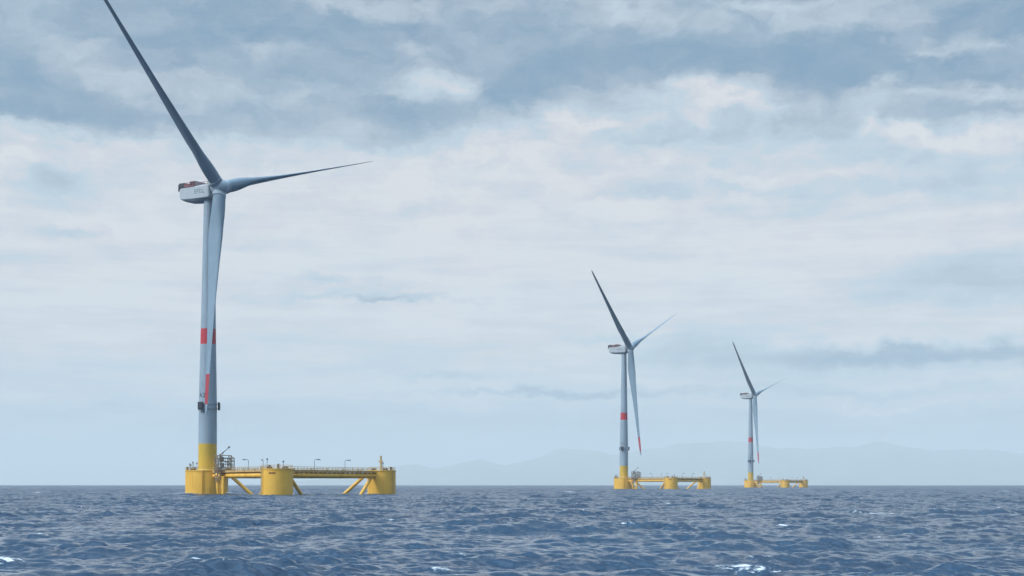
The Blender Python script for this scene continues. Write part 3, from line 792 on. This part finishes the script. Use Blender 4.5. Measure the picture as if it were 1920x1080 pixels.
    n3 = N(nt, 'ShaderNodeTexNoise', i_Scale=3.2, i_Detail=7.0); nt.links.new(VM(nt, 'MULTIPLY', d, (1, 1, 2.2)), n3.inputs['Vector'])
    other = M(nt, 'MULTIPLY_ADD', M(nt, 'SUBTRACT', n3.outputs[0],   .5), 1.2, .42)
    acc = M(nt, 'ADD', M(nt, 'MULTIPLY', acc, M(nt, 'SUBTRACT', 1.0, far)), M(nt, 'MULTIPLY', other, far), clamp=True)
    cloud = ramp(nt, acc, [(0.0, srgb(112, 146, 174)), (.18, srgb(129, 155, 177)), (.38, srgb(152, 171, 188)), (.58, srgb(176, 191, 203)), (.74, srgb(190, 205, 215)), (.88, srgb(210, 212, 217)), (1.0, srgb(222, 222, 223))])
    # slight cool/warm variation inside the cloud, as real overcast has
    tint = noise(P, (1, 2.6), 11, 3, .5)
    cloud = mixc(nt, 1.0, cloud, ramp(nt, tint, [(.34, (.98, 1.003, 1.01)), (.66, (1.01, .998, 1.0))]), 'MULTIPLY')
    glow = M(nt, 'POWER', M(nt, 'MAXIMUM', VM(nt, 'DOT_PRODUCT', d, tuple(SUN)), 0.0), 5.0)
    drk = M(nt, 'MULTIPLY', M(nt, 'SUBTRACT', VM(nt, 'DOT_PRODUCT', d, tuple(Vector((.93, -.30, .20)))), .28), 1.6, clamp=True)  # added dimming of the unseen right-hand sky, to darken the rotor faces
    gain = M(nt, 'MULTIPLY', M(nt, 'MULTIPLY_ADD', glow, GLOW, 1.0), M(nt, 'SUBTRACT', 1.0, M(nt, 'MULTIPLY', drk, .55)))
    zen = M(nt, 'SMOOTH_MIN', M(nt, 'MULTIPLY', M(nt, 'MAXIMUM', M(nt, 'SUBTRACT', v, .65), 0.0), 1.1), 1.0, .2)  # added boost to the unseen overhead sky, to light the haze
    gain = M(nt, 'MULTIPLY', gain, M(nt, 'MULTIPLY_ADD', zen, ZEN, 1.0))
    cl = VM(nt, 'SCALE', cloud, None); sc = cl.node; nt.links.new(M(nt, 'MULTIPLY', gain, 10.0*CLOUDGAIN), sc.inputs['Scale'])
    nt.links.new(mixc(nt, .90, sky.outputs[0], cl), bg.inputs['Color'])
    w.cycles.sampling_method = 'MANUAL'; w.cycles.sample_map_resolution = 1024
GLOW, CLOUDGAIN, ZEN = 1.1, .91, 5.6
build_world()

sl = bpy.data.lights.new('sun', 'SUN'); sl.energy = 2.3; sl.angle = math.radians(10); sl.color = (1.0, .95, .88)
so = bpy.data.objects.new('sun', sl); col.objects.link(so); so.rotation_euler = SUN.to_track_quat('Z', 'Y').to_euler(); so.location = SUN*300

# ------------------------------------------------------------------ camera and output
cam = bpy.data.cameras.new('camera'); cam.sensor_width = 36.0; cam.lens = 36.0*F/1920.0; cam.shift_y = (HY-540.0)/1920.0
cam.clip_start = .5; cam.clip_end = 200000
co = bpy.data.objects.new('camera', cam); col.objects.link(co); co.location = (0, 0, CAMH); co.rotation_euler = (PI/2, 0, 0)
scene.camera = co
scene.render.engine = 'CYCLES'
scene.view_settings.view_transform = 'Standard'; scene.view_settings.look = 'None'; scene.view_settings.exposure = .25; scene.view_settings.gamma = 1
scene.cycles.max_bounces = 6; scene.cycles.volume_bounces = 0; scene.cycles.use_denoising = True
scene.render.resolution_x, scene.render.resolution_y = 1024, 576
